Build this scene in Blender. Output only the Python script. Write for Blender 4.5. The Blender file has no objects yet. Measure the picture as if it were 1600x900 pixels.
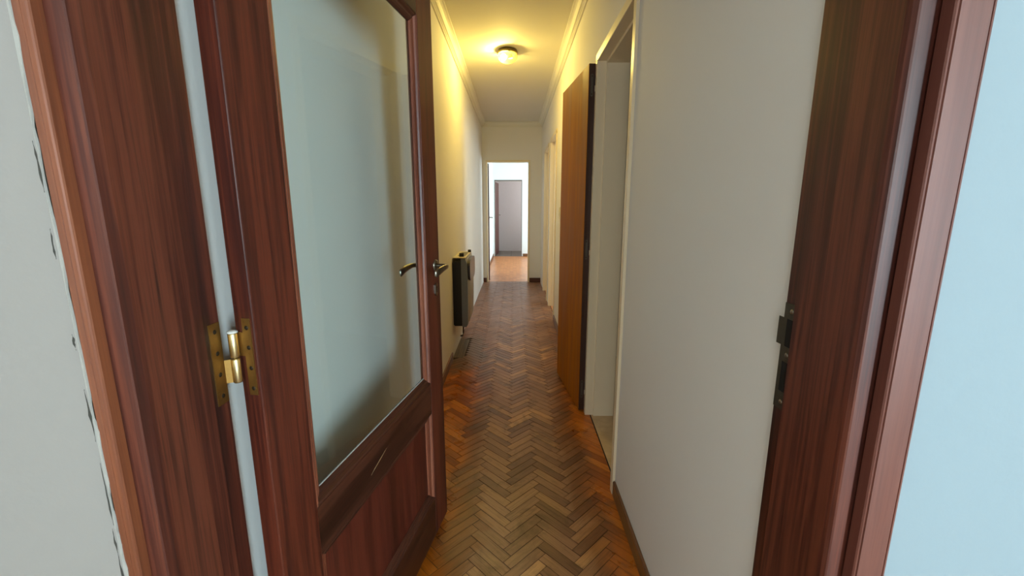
import bpy, bmesh, math, random
from mathutils import Vector, Matrix
random.seed(7)
scene = bpy.context.scene
COL = scene.collection
R = math.radians

# ------------------------------------------------------------------ camera
cam_d = bpy.data.cameras.new('camera')
cam_d.sensor_width = 36.0
cam_d.lens = 658.0 / 1600.0 * 36.0
cam_d.clip_start = 0.02
cam = bpy.data.objects.new('camera', cam_d)
cam.location = (0, 0, 1.25)
cam.rotation_euler = (R(90 - 11.0), 0, R(0.26))
COL.objects.link(cam)
scene.camera = cam

# ------------------------------------------------------------------ world, exposure
world = bpy.data.worlds.new('sky')
scene.world = world
world.use_nodes = True
bg = world.node_tree.nodes['Background']
bg.inputs['Color'].default_value = (0.62, 0.80, 1.0, 1)
bg.inputs['Strength'].default_value = 1.0
vs = scene.view_settings
vs.view_transform = 'Standard'
vs.look = 'None'
vs.exposure = 0.0
vs.gamma = 1.0
vs.use_curve_mapping = False
cy = scene.cycles
cy.use_denoising = True
cy.use_adaptive_sampling = True
cy.adaptive_threshold = 0.03
cy.max_bounces = 10
cy.diffuse_bounces = 6
cy.glossy_bounces = 4
cy.transmission_bounces = 8
cy.transparent_max_bounces = 12
cy.sample_clamp_indirect = 6.0
cy.caustics_reflective = False
cy.caustics_refractive = False


# ------------------------------------------------------------------ daylight through the windows, plus added fill lights
def window_light(name, loc, rot, sx, sy, power, color):
    d = bpy.data.lights.new(name, 'AREA')
    d.shape = 'RECTANGLE'
    d.size, d.size_y = sx, sy
    d.energy = power
    d.color = color
    o = bpy.data.objects.new(name, d)
    o.location = loc
    o.rotation_euler = rot
    COL.objects.link(o)
    return o


DAY = (0.80, 0.92, 1.0)
RX = (0, R(90), 0)          # area light emitting towards -x, size.x = height, size.y = width
# the room the picture is taken from: a glazed balcony door in its back wall, on the right
window_light('daylight_near_room', (2.33, -3.70, 1.12), (R(90), 0, 0), 0.72, 2.05, 320, (0.69, 0.87, 1.0))
# and a second, wider window, unseen, added on the left as corridor fill
window_light('fill_near_room_left', (-1.25, -3.70, 1.50), (R(90), 0, 0), 1.40, 1.20, 72, (0.90, 0.95, 1.0))
# the two bedrooms off the corridor
window_light('daylight_bedroom', (2.80, 4.90, 1.45), RX, 1.20, 1.30, 60, DAY)
window_light('daylight_last_bedroom', (2.80, 6.05, 1.45), RX, 1.20, 0.80, 40, DAY)
# the room at the end of the corridor
window_light('daylight_far_room', (2.60, 8.90, 1.45), RX, 1.50, 2.40, 165, (0.76, 0.92, 1.0))
# the passage behind it: added fill light, no window built there
window_light('fill_passage', (1.60, 11.40, 1.60), RX, 1.00, 0.80, 30, (0.95, 0.95, 1.0))


# ------------------------------------------------------------------ materials
MATS = {}


class NT:
    def __init__(self, name):
        self.m = bpy.data.materials.new(name)
        self.m.use_nodes = True
        self.t = self.m.node_tree
        self.b = self.t.nodes['Principled BSDF']
        self.out = self.t.nodes['Material Output']
        MATS[name] = self.m

    def n(self, typ, **kw):
        nd = self.t.nodes.new(typ)
        for k, v in kw.items():
            if hasattr(nd, k) and k not in ('inputs',):
                setattr(nd, k, v)
            else:
                nd.inputs[k].default_value = v
        return nd

    def l(self, a, b):
        self.t.links.new(a, b)

    def mapping(self, src, scale, rot=(0, 0, 0)):
        mp = self.n('ShaderNodeMapping')
        mp.inputs['Scale'].default_value = scale
        mp.inputs['Rotation'].default_value = rot
        self.l(src, mp.inputs['Vector'])
        return mp.outputs['Vector']

    def noise(self, vec, scale, detail=4, rough=0.55, dist=0.0):
        nd = self.n('ShaderNodeTexNoise')
        nd.inputs['Scale'].default_value = scale
        nd.inputs['Detail'].default_value = detail
        nd.inputs['Roughness'].default_value = rough
        nd.inputs['Distortion'].default_value = dist
        if vec is not None:
            self.l(vec, nd.inputs['Vector'])
        return nd.outputs['Fac']

    def ramp(self, fac, stops):
        nd = self.n('ShaderNodeValToRGB')
        el = nd.color_ramp.elements
        while len(el) < len(stops):
            el.new(0.5)
        for e, (p, c) in zip(el, stops):
            e.position = p
            e.color = c if len(c) == 4 else (*c, 1)
        self.l(fac, nd.inputs['Fac'])
        return nd.outputs['Color']

    def mix(self, fac, a, b, mode='MIX'):
        nd = self.n('ShaderNodeMix', data_type='RGBA', blend_type=mode)
        for i, v in ((0, fac), (6, a), (7, b)):
            if hasattr(v, 'is_linked'):
                self.l(v, nd.inputs[i])
            elif i == 0:
                nd.inputs[0].default_value = v
            else:
                nd.inputs[i].default_value = (*v, 1) if len(v) == 3 else v
        return nd.outputs[2]

    def math(self, op, a, b=0.0, clamp=False):
        nd = self.n('ShaderNodeMath', operation=op, use_clamp=clamp)
        for i, v in ((0, a), (1, b)):
            if hasattr(v, 'is_linked'):
                self.l(v, nd.inputs[i])
            else:
                nd.inputs[i].default_value = v
        return nd.outputs[0]

    def mrange(self, v, a, b, c=0.0, d=1.0, smooth=True):
        nd = self.n('ShaderNodeMapRange')
        nd.interpolation_type = 'SMOOTHSTEP' if smooth else 'LINEAR'
        self.l(v, nd.inputs['Value'])
        for k, x in zip(('From Min', 'From Max', 'To Min', 'To Max'), (a, b, c, d)):
            nd.inputs[k].default_value = x
        return nd.outputs['Result']

    def bump(self, h, strength, dist=0.002):
        nd = self.n('ShaderNodeBump')
        nd.inputs['Strength'].default_value = strength
        nd.inputs['Distance'].default_value = dist
        self.l(h, nd.inputs['Height'])
        self.l(nd.outputs['Normal'], self.b.inputs['Normal'])

    def set(self, **kw):
        for k, v in kw.items():
            k = k.replace('_', ' ')
            i = self.b.inputs[k]
            if hasattr(v, 'is_linked'):
                self.l(v, i)
            else:
                i.default_value = (*v, 1) if isinstance(v, tuple) and len(v) == 3 else v


def srgb(r, g, b):
    f = lambda c: (c / 255 / 12.92) if c <= 10 else ((c / 255 + 0.055) / 1.055) ** 2.4
    return (f(r), f(g), f(b))


def paint(name, col, rough=0.6, var=0.04, bump=0.15, scale=60):
    t = NT(name)
    co = t.n('ShaderNodeTexCoord').outputs['Object']
    big = t.noise(co, 1.7, 3)
    c = t.mix(big, tuple(x * (1 - var) for x in col), tuple(min(1, x * (1 + var)) for x in col))
    t.set(Base_Color=c, Roughness=rough)
    t.bump(t.noise(co, scale, 3), bump, 0.0015)
    return t.m


def plain(name, col, rough=0.5, metal=0.0, bump=0.0, scale=80):
    t = NT(name)
    co = t.n('ShaderNodeTexCoord').outputs['Object']
    nz = t.noise(co, scale, 3)
    c = t.mix(nz, tuple(x * 0.9 for x in col), tuple(min(1, x * 1.1) for x in col))
    t.set(Base_Color=c, Roughness=rough, Metallic=metal)
    if bump:
        t.bump(nz, bump, 0.001)
    return t.m


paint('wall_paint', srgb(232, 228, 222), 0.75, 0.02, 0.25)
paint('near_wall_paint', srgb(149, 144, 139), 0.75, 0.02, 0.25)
paint('near_wall_sky_tint', srgb(139, 153, 160), 0.75, 0.01, 0.2)  # bluish sky light on this wall is put into its paint colour
paint('ceiling_paint', srgb(226, 221, 208), 0.8, 0.02, 0.12)
paint('moulding_paint', srgb(228, 223, 210), 0.6, 0.02, 0.05)
paint('enamel_cream', srgb(232, 215, 182), 0.35, 0.03, 0.08, 35)
paint('far_wall_paint', srgb(232, 238, 240), 0.75, 0.01, 0.1)
plain('plaster_chip', srgb(172, 170, 164), 0.8, 0, 0.3, 120)
plain('crack_dark', srgb(60, 58, 52), 0.9)
plain('brass', srgb(150, 114, 62), 0.5, 1.0, 0.25, 160)
plain('brass_bright', srgb(214, 194, 146), 0.32, 1.0, 0.1, 160)
plain('white_paint_drip', srgb(225, 222, 214), 0.6)
plain('screw_dark', srgb(48, 36, 22), 0.5, 0.6)
plain('old_steel', srgb(92, 86, 74), 0.42, 0.85, 0.3, 90)
plain('handle_metal', srgb(150, 142, 128), 0.28, 1.0, 0.05, 50)
plain('mortise_hole', srgb(18, 13, 10), 0.9)
plain('leaf_edge_dark', srgb(62, 38, 30), 0.4, 0, 0.2, 60)
plain('hinge_steel', srgb(96, 92, 84), 0.45, 0.8)
plain('heater_black', srgb(20, 21, 21), 0.45, 0, 0.1, 200)
plain('heater_grey', srgb(122, 130, 137), 0.42, 0.1)
plain('heater_front', srgb(150, 142, 124), 0.4, 0.2)
plain('heater_visor', srgb(74, 66, 60), 0.3, 0.2)
plain('heater_cream', srgb(214, 204, 176), 0.5)
plain('pipe_dark', srgb(80, 52, 38), 0.5)
plain('lamp_bronze', srgb(120, 108, 70), 0.35, 0.8)
plain('switch_plastic', srgb(226, 220, 200), 0.4)
plain('stone_dark', srgb(104, 96, 86), 0.45, 0, 0.1)
plain('room_floor', srgb(150, 110, 76), 0.5)
plain('pale_door', srgb(198, 190, 186), 0.6)
plain('window_frame_paint', srgb(235, 235, 232), 0.4)


def tile_mat():
    t = NT('tile_beige')
    co = t.n('ShaderNodeTexCoord').outputs['Object']
    nz = t.noise(co, 9, 5, 0.65)
    t.set(Base_Color=t.ramp(nz, [(0.3, srgb(196, 164, 122)), (0.7, srgb(226, 198, 158))]), Roughness=0.35)
    return t.m


tile_mat()


def wood(name, dark, mid, light, axis, rough=0.38, freq=1.0, streak=1.0, coat=0.1, bump=0.12):
    """grain runs along the given local axis"""
    t = NT(name)
    co = t.n('ShaderNodeTexCoord').outputs['Object']
    rnd = t.n('ShaderNodeObjectInfo').outputs['Random']
    off = t.n('ShaderNodeVectorMath', operation='ADD')
    t.l(co, off.inputs[0])
    cmb = t.n('ShaderNodeCombineXYZ')
    r10 = t.math('MULTIPLY', rnd, 13.7)
    for i in range(3):
        t.l(r10, cmb.inputs[i])
    t.l(cmb.outputs[0], off.inputs[1])
    v = off.outputs[0]
    i = 'xyz'.index(axis)
    s1 = [26.0 * freq] * 3
    s1[i] = 1.1 * freq
    s2 = [140.0 * freq] * 3
    s2[i] = 3.0 * freq
    s3 = [6.0 * freq] * 3
    s3[i] = 0.5 * freq
    g1 = t.noise(t.mapping(v, s1), 1.0, 5, 0.6, 0.6)
    g2 = t.noise(t.mapping(v, s2), 1.0, 3, 0.6, 0.2)
    g3 = t.noise(t.mapping(v, s3), 1.0, 3, 0.5, 1.2)
    f = t.math('ADD', t.math('MULTIPLY', g1, 0.55 * streak), t.math('MULTIPLY', g3, 0.45))
    f = t.math('ADD', f, t.math('MULTIPLY', t.math('SUBTRACT', g2, 0.5), 0.35))
    c = t.ramp(f, [(0.34, dark), (0.46, mid), (0.56, light), (0.70, dark)])
    t.set(Base_Color=c, Roughness=t.mrange(g3, 0.3, 0.7, rough - 0.06, rough + 0.1),
          Coat_Weight=coat, Coat_Roughness=0.3, Specular_IOR_Level=0.22 if coat == 0 else 0.45)
    t.bump(g2, bump, 0.0008)
    return t.m


MD, MM, ML = srgb(40, 15, 10), srgb(70, 27, 17), srgb(98, 42, 25)
wood('mahogany_z', MD, MM, ML, 'z')
wood('mahogany_x', srgb(34, 15, 9), srgb(56, 26, 16), srgb(76, 38, 23), 'x')
wood('mahogany_panel', srgb(50, 17, 11), srgb(74, 26, 17), srgb(92, 36, 23), 'z')
wood('mahogany_bead', srgb(78, 36, 24), srgb(112, 58, 39), srgb(140, 80, 56), 'z')
wood('mahogany_frame', srgb(44, 19, 13), srgb(78, 34, 23), srgb(108, 54, 36), 'z', 0.46)
wood('mahogany_casing', srgb(88, 48, 40), srgb(100, 56, 47), srgb(110, 64, 53), 'z', 0.38)
wood('mahogany_casing_lit', srgb(96, 52, 34), srgb(120, 66, 42), srgb(138, 78, 48), 'z', 0.42)  # left casing: orange glow of the window light mixed into the wood colour
wood('veneer_orange', srgb(148, 84, 6), srgb(172, 104, 12), srgb(186, 116, 20), 'z', 0.55, 1.3, 0.5, 0.0)
wood('baseboard_wood', srgb(70, 44, 26), srgb(104, 68, 40), srgb(126, 84, 50), 'y', 0.4)
wood('baseboard_dark', srgb(60, 32, 24), srgb(84, 46, 34), srgb(100, 58, 42), 'x', 0.4)
wood('board_grey', srgb(88, 74, 56), srgb(116, 98, 74), srgb(134, 116, 90), 'y', 0.6)


def parquet_mat(name, far=False):
    t = NT(name)
    geo = t.n('ShaderNodeNewGeometry')
    pos = geo.outputs['Position']
    isl = geo.outputs['Random Per Island']
    rnd = t.n('ShaderNodeObjectInfo').outputs['Random']
    r = t.math('FRACT', t.math('ADD', t.math('MULTIPLY', rnd, 7.31), t.math('MULTIPLY', isl, 5.17)))
    r2 = t.math('FRACT', t.math('MULTIPLY', r, 17.3))
    uv = t.n('ShaderNodeUVMap', uv_map='UVMap').outputs['UV']
    add = t.n('ShaderNodeVectorMath', operation='ADD')
    cmb = t.n('ShaderNodeCombineXYZ')
    t.l(t.math('MULTIPLY', r, 31.0), cmb.inputs[0])
    t.l(t.math('MULTIPLY', r2, 23.0), cmb.inputs[1])
    t.l(uv, add.inputs[0])
    t.l(cmb.outputs[0], add.inputs[1])
    v = add.outputs[0]
    g1 = t.noise(t.mapping(v, (5, 90, 1)), 1.0, 4, 0.6, 0.8)
    g2 = t.noise(t.mapping(v, (14, 330, 1)), 1.0, 3, 0.6, 0.2)
    g3 = t.noise(t.mapping(v, (9, 26, 1)), 1.0, 3, 0.5, 1.6)
    # bare, worn wood: dull brown, piece by piece
    worn = t.ramp(r, [(0.0, srgb(116, 78, 58)), (0.3, srgb(142, 100, 75)), (0.65, srgb(156, 112, 84)),
                      (0.88, srgb(166, 120, 84)), (1.0, srgb(202, 150, 98))])
    # pieces that keep their varnish
    varn = t.ramp(r, [(0.0, srgb(132, 64, 16)), (0.4, srgb(168, 90, 20)), (0.8, srgb(190, 106, 26)),
                      (1.0, srgb(208, 126, 40))])
    sx = t.n('ShaderNodeSeparateXYZ')
    t.l(pos, sx.inputs[0])
    X, Y = sx.outputs[0], sx.outputs[1]
    n1 = t.noise(pos, 2.6, 5, 0.6, 0.4)
    n2 = t.noise(pos, 9.0, 4, 0.6, 0.3)
    # the walked lane down the middle is worn, the edges keep the varnish
    dx = t.math('ABSOLUTE', t.math('ADD', X, -0.05))
    lane = t.math('ADD', dx, t.math('MULTIPLY', t.math('SUBTRACT', n1, 0.5), 0.34))
    lane = t.math('ADD', lane, t.math('MULTIPLY', t.math('SUBTRACT', n2, 0.5), 0.12))
    keep = t.mrange(lane, 0.16, 0.36)
    # worn right across further along and near the threshold
    keep = t.math('MULTIPLY', keep, t.mrange(Y, 4.4, 3.0, 0.25, 1.0))
    # scuffed grey patch by the heater
    ddx = t.math('DIVIDE', t.math('ADD', X, 0.40), 0.16)
    ddy = t.math('DIVIDE', t.math('ADD', Y, -3.48), 0.46)
    rr = t.math('ADD', t.math('MULTIPLY', ddx, ddx), t.math('MULTIPLY', ddy, ddy))
    patch = t.mrange(t.math('ADD', rr, t.math('MULTIPLY', t.math('SUBTRACT', t.noise(pos, 7.0, 5, 0.65, 0.8), 0.5), 2.6)), 1.5, 0.5, 0.0, 0.85)
    c = t.mix(keep, worn, varn)
    # grimy brown where the varnish wears through
    rim = t.math('MULTIPLY', t.math('MULTIPLY', keep, t.math('SUBTRACT', 1.0, keep)), 2.2)
    c = t.mix(rim, c, srgb(98, 58, 28))
    # red tint of the far stretch
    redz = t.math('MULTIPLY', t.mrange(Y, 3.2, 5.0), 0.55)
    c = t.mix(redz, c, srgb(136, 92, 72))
    c = t.mix(patch, c, srgb(104, 78, 54))
    grain = t.ramp(t.math('ADD', t.math('MULTIPLY', g1, 0.6), t.math('MULTIPLY', g2, 0.4)),
                   [(0.34, (0.42, 0.37, 0.33)), (0.5, (1, 1, 1)), (0.68, (1.2, 1.16, 1.1))])
    c = t.mix(0.75, c, grain, 'MULTIPLY')
    dirt = t.mrange(t.noise(pos, 5.5, 6, 0.7, 0.6), 0.50, 0.70, 0.0, 0.62)
    c = t.mix(dirt, c, srgb(80, 52, 34))
    knots = t.mrange(g3, 0.70, 0.80, 0.0, 0.3)
    c = t.mix(knots, c, srgb(80, 54, 36))
    rough = t.mrange(keep, 0, 1, 0.38, 0.30)
    rough = t.math('ADD', rough, t.math('MULTIPLY', t.math('SUBTRACT', n2, 0.5), 0.25))
    t.set(Base_Color=c, Roughness=rough, Specular_IOR_Level=0.45)
    t.bump(t.math('ADD', g2, t.math('MULTIPLY', n2, 1.2)), 0.22, 0.0012)
    return t.m


parquet_mat('parquet')
plain('floor_substrate', srgb(52, 34, 22), 0.9)


def far_parquet():
    t = NT('far_parquet')
    co = t.n('ShaderNodeTexCoord').outputs['Object']
    br = t.n('ShaderNodeTexBrick')
    t.l(t.mapping(co, (1, 1, 1), (0, 0, R(45))), br.inputs['Vector'])
    br.inputs['Scale'].default_value = 5.5
    br.inputs['Color1'].default_value = (*srgb(212, 140, 80), 1)
    br.inputs['Color2'].default_value = (*srgb(186, 112, 60), 1)
    br.inputs['Mortar'].default_value = (*srgb(140, 80, 44), 1)
    br.inputs['Mortar Size'].default_value = 0.01
    t.set(Base_Color=br.outputs['Color'], Roughness=0.33)
    return t.m


far_parquet()


def glass_mat(name, tint=(0.93, 0.97, 0.97), extra=0.0):
    t = NT(name)
    t.t.nodes.remove(t.b)
    tr = t.n('ShaderNodeBsdfTransparent')
    tr.inputs['Color'].default_value = (*tint, 1)
    gl = t.n('ShaderNodeBsdfGlossy')
    gl.inputs['Roughness'].default_value = 0.02
    lw = t.n('ShaderNodeLayerWeight')
    lw.inputs['Blend'].default_value = 0.5
    fac = t.math('ADD', t.math('MULTIPLY', t.math('POWER', lw.outputs['Facing'], 5.0), 0.95), 0.045)
    mx = t.n('ShaderNodeMixShader')
    t.l(fac, mx.inputs[0])
    t.l(tr.outputs[0], mx.inputs[1])
    t.l(gl.outputs[0], mx.inputs[2])
    t.l(mx.outputs[0], t.out.inputs['Surface'])
    return t.m


glass_mat('clear_glass')


def dome_mat():
    t = NT('dome_glass')
    t.t.nodes.remove(t.b)
    tr = t.n('ShaderNodeBsdfTransparent')
    tr.inputs['Color'].default_value = (1.0, 0.97, 0.85, 1)
    tl = t.n('ShaderNodeBsdfTranslucent')
    tl.inputs['Color'].default_value = (0.10, 0.075, 0.026, 1)
    gl = t.n('ShaderNodeBsdfGlossy')
    gl.inputs['Roughness'].default_value = 0.15
    m1 = t.n('ShaderNodeMixShader')
    m1.inputs[0].default_value = 0.3
    t.l(tr.outputs[0], m1.inputs[1])
    t.l(tl.outputs[0], m1.inputs[2])
    m2 = t.n('ShaderNodeMixShader')
    m2.inputs[0].default_value = 0.06
    t.l(m1.outputs[0], m2.inputs[1])
    t.l(gl.outputs[0], m2.inputs[2])
    t.l(m2.outputs[0], t.out.inputs['Surface'])


dome_mat()


def bulb_mat():
    t = NT('bulb_light')
    t.t.nodes.remove(t.b)
    em = t.n('ShaderNodeEmission')
    em.inputs['Color'].default_value = (1.0, 0.77, 0.21, 1)
    em.inputs['Strength'].default_value = 1800.0
    t.l(em.outputs[0], t.out.inputs['Surface'])


bulb_mat()


# ------------------------------------------------------------------ mesh helpers
def link(o, parent=None):
    COL.objects.link(o)
    if parent is not None:
        o.parent = parent
    return o


def mesh_obj(name, bm, mat, parent=None, smooth=False):
    me = bpy.data.meshes.new(name)
    bmesh.ops.recalc_face_normals(bm, faces=bm.faces)
    bm.to_mesh(me)
    bm.free()
    me.materials.append(MATS[mat])
    if smooth:
        for p in me.polygons:
            p.use_smooth = True
    return link(bpy.data.objects.new(name, me), parent)


def empty(name, loc=(0, 0, 0), rz=0.0):
    o = bpy.data.objects.new(name, None)
    o.location = loc
    o.rotation_euler = (0, 0, rz)
    o.empty_display_size = 0.05
    return link(o)


def tag(o, label, cat, group=None, kind=None):
    o['label'] = label
    o['category'] = cat
    if group:
        o['group'] = group
    if kind:
        o['kind'] = kind
    return o


def struct(o, label, cat):
    return tag(o, label, cat, kind='structure')


def add_box(bm, x0, x1, y0, y1, z0, z1, bev=0.0, seg=1):
    vs_ = [bm.verts.new((x, y, z)) for x in (x0, x1) for y in (y0, y1) for z in (z0, z1)]
    idx = [(0, 1, 3, 2), (4, 6, 7, 5), (0, 4, 5, 1), (2, 3, 7, 6), (0, 2, 6, 4), (1, 5, 7, 3)]
    fs = [bm.faces.new([vs_[i] for i in f]) for f in idx]
    if bev > 0:
        es = list({e for f in fs for e in f.edges})
        bmesh.ops.bevel(bm, geom=es, offset=bev, segments=seg, affect='EDGES', profile=0.5)
    return fs


def box(name, mat, parent, x0, x1, y0, y1, z0, z1, bev=0.0, seg=1):
    bm = bmesh.new()
    add_box(bm, x0, x1, y0, y1, z0, z1, bev, seg)
    return mesh_obj(name, bm, mat, parent)


def boxes(name, mat, parent, lst, bev=0.0):
    bm = bmesh.new()
    for b in lst:
        add_box(bm, *b, bev)
    return mesh_obj(name, bm, mat, parent)


def add_prism(bm, pts, a0, a1, axis='z'):
    """closed 2D polygon swept along axis. 'z': (x,y)  'y': (x,z)  'x': (y,z)"""
    def v(p, a):
        return {'z': (p[0], p[1], a), 'y': (p[0], a, p[1]), 'x': (a, p[0], p[1])}[axis]
    A = [bm.verts.new(v(p, a0)) for p in pts]
    B = [bm.verts.new(v(p, a1)) for p in pts]
    n = len(pts)
    bm.faces.new(A)
    bm.faces.new(list(reversed(B)))
    for i in range(n):
        bm.faces.new((A[i], B[i], B[(i + 1) % n], A[(i + 1) % n]))


def prism(name, mat, parent, pts, a0, a1, axis='z'):
    bm = bmesh.new()
    add_prism(bm, pts, a0, a1, axis)
    return mesh_obj(name, bm, mat, parent)


def add_tube(bm, pts, radii, seg=12, caps=True):
    """round tube through the points"""
    pts = [Vector(p) for p in pts]
    rings = []
    for i, p in enumerate(pts):
        if i == 0:
            d = pts[1] - p
        elif i == len(pts) - 1:
            d = p - pts[i - 1]
        else:
            d = pts[i + 1] - pts[i - 1]
        d.normalize()
        up = Vector((0, 0, 1)) if abs(d.z) < 0.9 else Vector((1, 0, 0))
        u = d.cross(up).normalized()
        w = d.cross(u).normalized()
        r = radii[i] if isinstance(radii, (list, tuple)) else radii
        ru, rw = r if isinstance(r, tuple) else (r, r)
        rings.append([bm.verts.new(p + u * ru * math.cos(2 * math.pi * k / seg) + w * rw * math.sin(2 * math.pi * k / seg))
                      for k in range(seg)])
    for a, b in zip(rings, rings[1:]):
        for k in range(seg):
            bm.faces.new((a[k], a[(k + 1) % seg], b[(k + 1) % seg], b[k]))
    if caps:
        bm.faces.new(rings[0])
        bm.faces.new(list(reversed(rings[-1])))


def tube(name, mat, parent, pts, radii, seg=12, smooth=True):
    bm = bmesh.new()
    add_tube(bm, pts, radii, seg)
    return mesh_obj(name, bm, mat, parent, smooth)


def lathe(name, mat, parent, prof, seg=32, centre=(0, 0, 0), smooth=True, rib=0.0, closed_top=False):
    bm = bmesh.new()
    rings = []
    for r, z in prof:
        if r < 1e-6:
            rings.append([bm.verts.new((centre[0], centre[1], centre[2] + z))])
        else:
            rings.append([bm.verts.new((centre[0] + r * (1 + rib * (k % 2)) * math.cos(2 * math.pi * k / seg),
                                        centre[1] + r * (1 + rib * (k % 2)) * math.sin(2 * math.pi * k / seg),
                                        centre[2] + z)) for k in range(seg)])
    for a, b in zip(rings, rings[1:]):
        for k in range(seg):
            q = [a[k % len(a)], a[(k + 1) % len(a)], b[(k + 1) % len(b)], b[k % len(b)]]
            q = [v for i, v in enumerate(q) if v not in q[:i]]
            if len(q) >= 3:
                bm.faces.new(q)
    return mesh_obj(name, bm, mat, parent, smooth)


# ------------------------------------------------------------------ dimensions (metres)
XL, XR = -0.51, 0.445          # corridor walls
YE = 6.97                      # end wall
ZC = 2.54                      # ceiling
YN, YF = 0.4925, 0.656         # near and far face of the wall the camera looks through
WT = 0.15                      # thickness of the right-hand wall
XRB = XR + WT
D1 = (1.685, 2.385)            # the three openings in the right-hand wall
D2 = (4.56, 5.245)
D3 = (5.56, 6.24)
DH = 2.0

# ------------------------------------------------------------------ setting: walls
def wall(name, mat, lst, label):
    return struct(boxes(name, mat, None, lst), label, 'wall')


wall('wall_left', 'wall_paint', [(XL - 0.12, XL, YF, YE + 0.10, 0, ZC + 0.02)],
     'long off-white corridor wall on the left, behind the glazed door and the heater')
wall('wall_right', 'wall_paint',
     [(XR, XRB, YF, D1[0], 0, ZC), (XR, XRB, D1[1], D2[0], 0, ZC), (XR, XRB, D2[1], D3[0], 0, ZC),
      (XR, XRB, D3[1], YE + 0.10, 0, ZC),
      (XR, XRB, D1[0], D1[1], DH, ZC), (XR, XRB, D2[0], D2[1], DH, ZC), (XR, XRB, D3[0], D3[1], DH, ZC)],
     'off-white corridor wall on the right with three door openings')
EO = (-0.435, 0.238, 1.95)     # opening in the end wall
wall('wall_end', 'wall_paint',
     [(XL, EO[0], YE, YE + 0.10, 0, ZC), (EO[1], XR, YE, YE + 0.10, 0, ZC), (EO[0], EO[1], YE, YE + 0.10, EO[2], ZC)],
     'short wall closing the corridor around the bright far doorway')
OX0, OX1, OZ = -0.5035, 0.4535, 2.075
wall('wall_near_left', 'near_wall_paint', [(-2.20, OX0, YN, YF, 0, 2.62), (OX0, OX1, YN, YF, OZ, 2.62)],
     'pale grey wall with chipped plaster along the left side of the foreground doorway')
wall('wall_near_right', 'near_wall_sky_tint', [(OX1, 3.00, YN, YF, 0, 2.62)],
     'pale wall to the right of the foreground doorway, blue sky light put into its colour')
# the room the picture is taken from (behind the camera)
NW = (1.93, 2.73, 0.06, 2.14)      # balcony door: x0, x1, z0, z1
NV = (-1.97, -0.53, 0.88, 2.12)    # added fill window
wall('wall_near_room_right', 'wall_paint', [(3.00, 3.12, -3.72, YF, 0, 2.62)], 'right wall of the room behind the camera')
wall('wall_near_room_left', 'wall_paint', [(-2.32, -2.20, -3.72, YF, 0, 2.62)], 'left wall of the room behind the camera')
wall('wall_near_room_back', 'wall_paint',
     [(-2.20, NV[0], -3.72, -3.60, 0, 2.62), (NV[1], NW[0], -3.72, -3.60, 0, 2.62), (NW[1], 3.00, -3.72, -3.60, 0, 2.62),
      (NV[0], NV[1], -3.72, -3.60, 0, NV[2]), (NV[0], NV[1], -3.72, -3.60, NV[3], 2.62),
      (NW[0], NW[1], -3.72, -3.60, 0, NW[2]), (NW[0], NW[1], -3.72, -3.60, NW[3], 2.62)],
     'back wall of the room behind the camera, with a balcony door')
struct(box('ceiling_near_room', 'ceiling_paint', None, -2.32, 3.12, -3.72, YF, 2.62, 2.72), 'white ceiling of the room behind the camera', 'ceiling')
struct(box('floor_near_room', 'room_floor', None, -2.32, 3.12, -3.72, YF, -0.06, -0.002), 'brown floor of the room behind the camera', 'floor')
# corridor ceiling
struct(box('ceiling', 'ceiling_paint', None, XL, XR, YF, YE, ZC, ZC + 0.08), 'white corridor ceiling carrying the round lamp', 'ceiling')

# rooms behind the right-hand openings
def side_room(tagname, y0, y1, win, floor_mat, label):
    x1 = 2.70
    lst = [(XRB, x1, y0 - 0.08, y0, 0, ZC), (XRB, x1, y1, y1 + 0.08, 0, ZC)]
    if win:
        a, b, c, d = win
        lst += [(x1, x1 + 0.1, y0 - 0.08, a, 0, ZC), (x1, x1 + 0.1, b, y1 + 0.08, 0, ZC),
                (x1, x1 + 0.1, a, b, 0, c), (x1, x1 + 0.1, a, b, d, ZC)]
    else:
        lst += [(x1, x1 + 0.1, y0 - 0.08, y1 + 0.08, 0, ZC)]
    wall('wall_' + tagname, 'wall_paint', lst, 'pale walls of the %s seen through its doorway' % label)
    struct(box('ceiling_' + tagname, 'ceiling_paint', None, XRB, x1 + 0.1, y0 - 0.08, y1 + 0.08, ZC, ZC + 0.08),
           'white ceiling of the %s' % label, 'ceiling')
    struct(box('floor_' + tagname, floor_mat, None, XR + 0.025, x1 + 0.1, y0 - 0.08, y1 + 0.08, -0.06, 0.0),
           'floor of the %s' % label, 'floor')


side_room('tiled_room', 1.10, 3.40, None, 'tile_beige', 'beige tiled room beside the orange door')
side_room('bedroom', 3.90, 5.38, (4.25, 5.35, 0.85, 2.05), 'far_parquet', 'first bedroom past the light switch')
side_room('last_bedroom', 5.50, 6.95, (5.65, 6.45, 0.85, 2.05), 'far_parquet', 'last bedroom on the right of the corridor')

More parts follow.
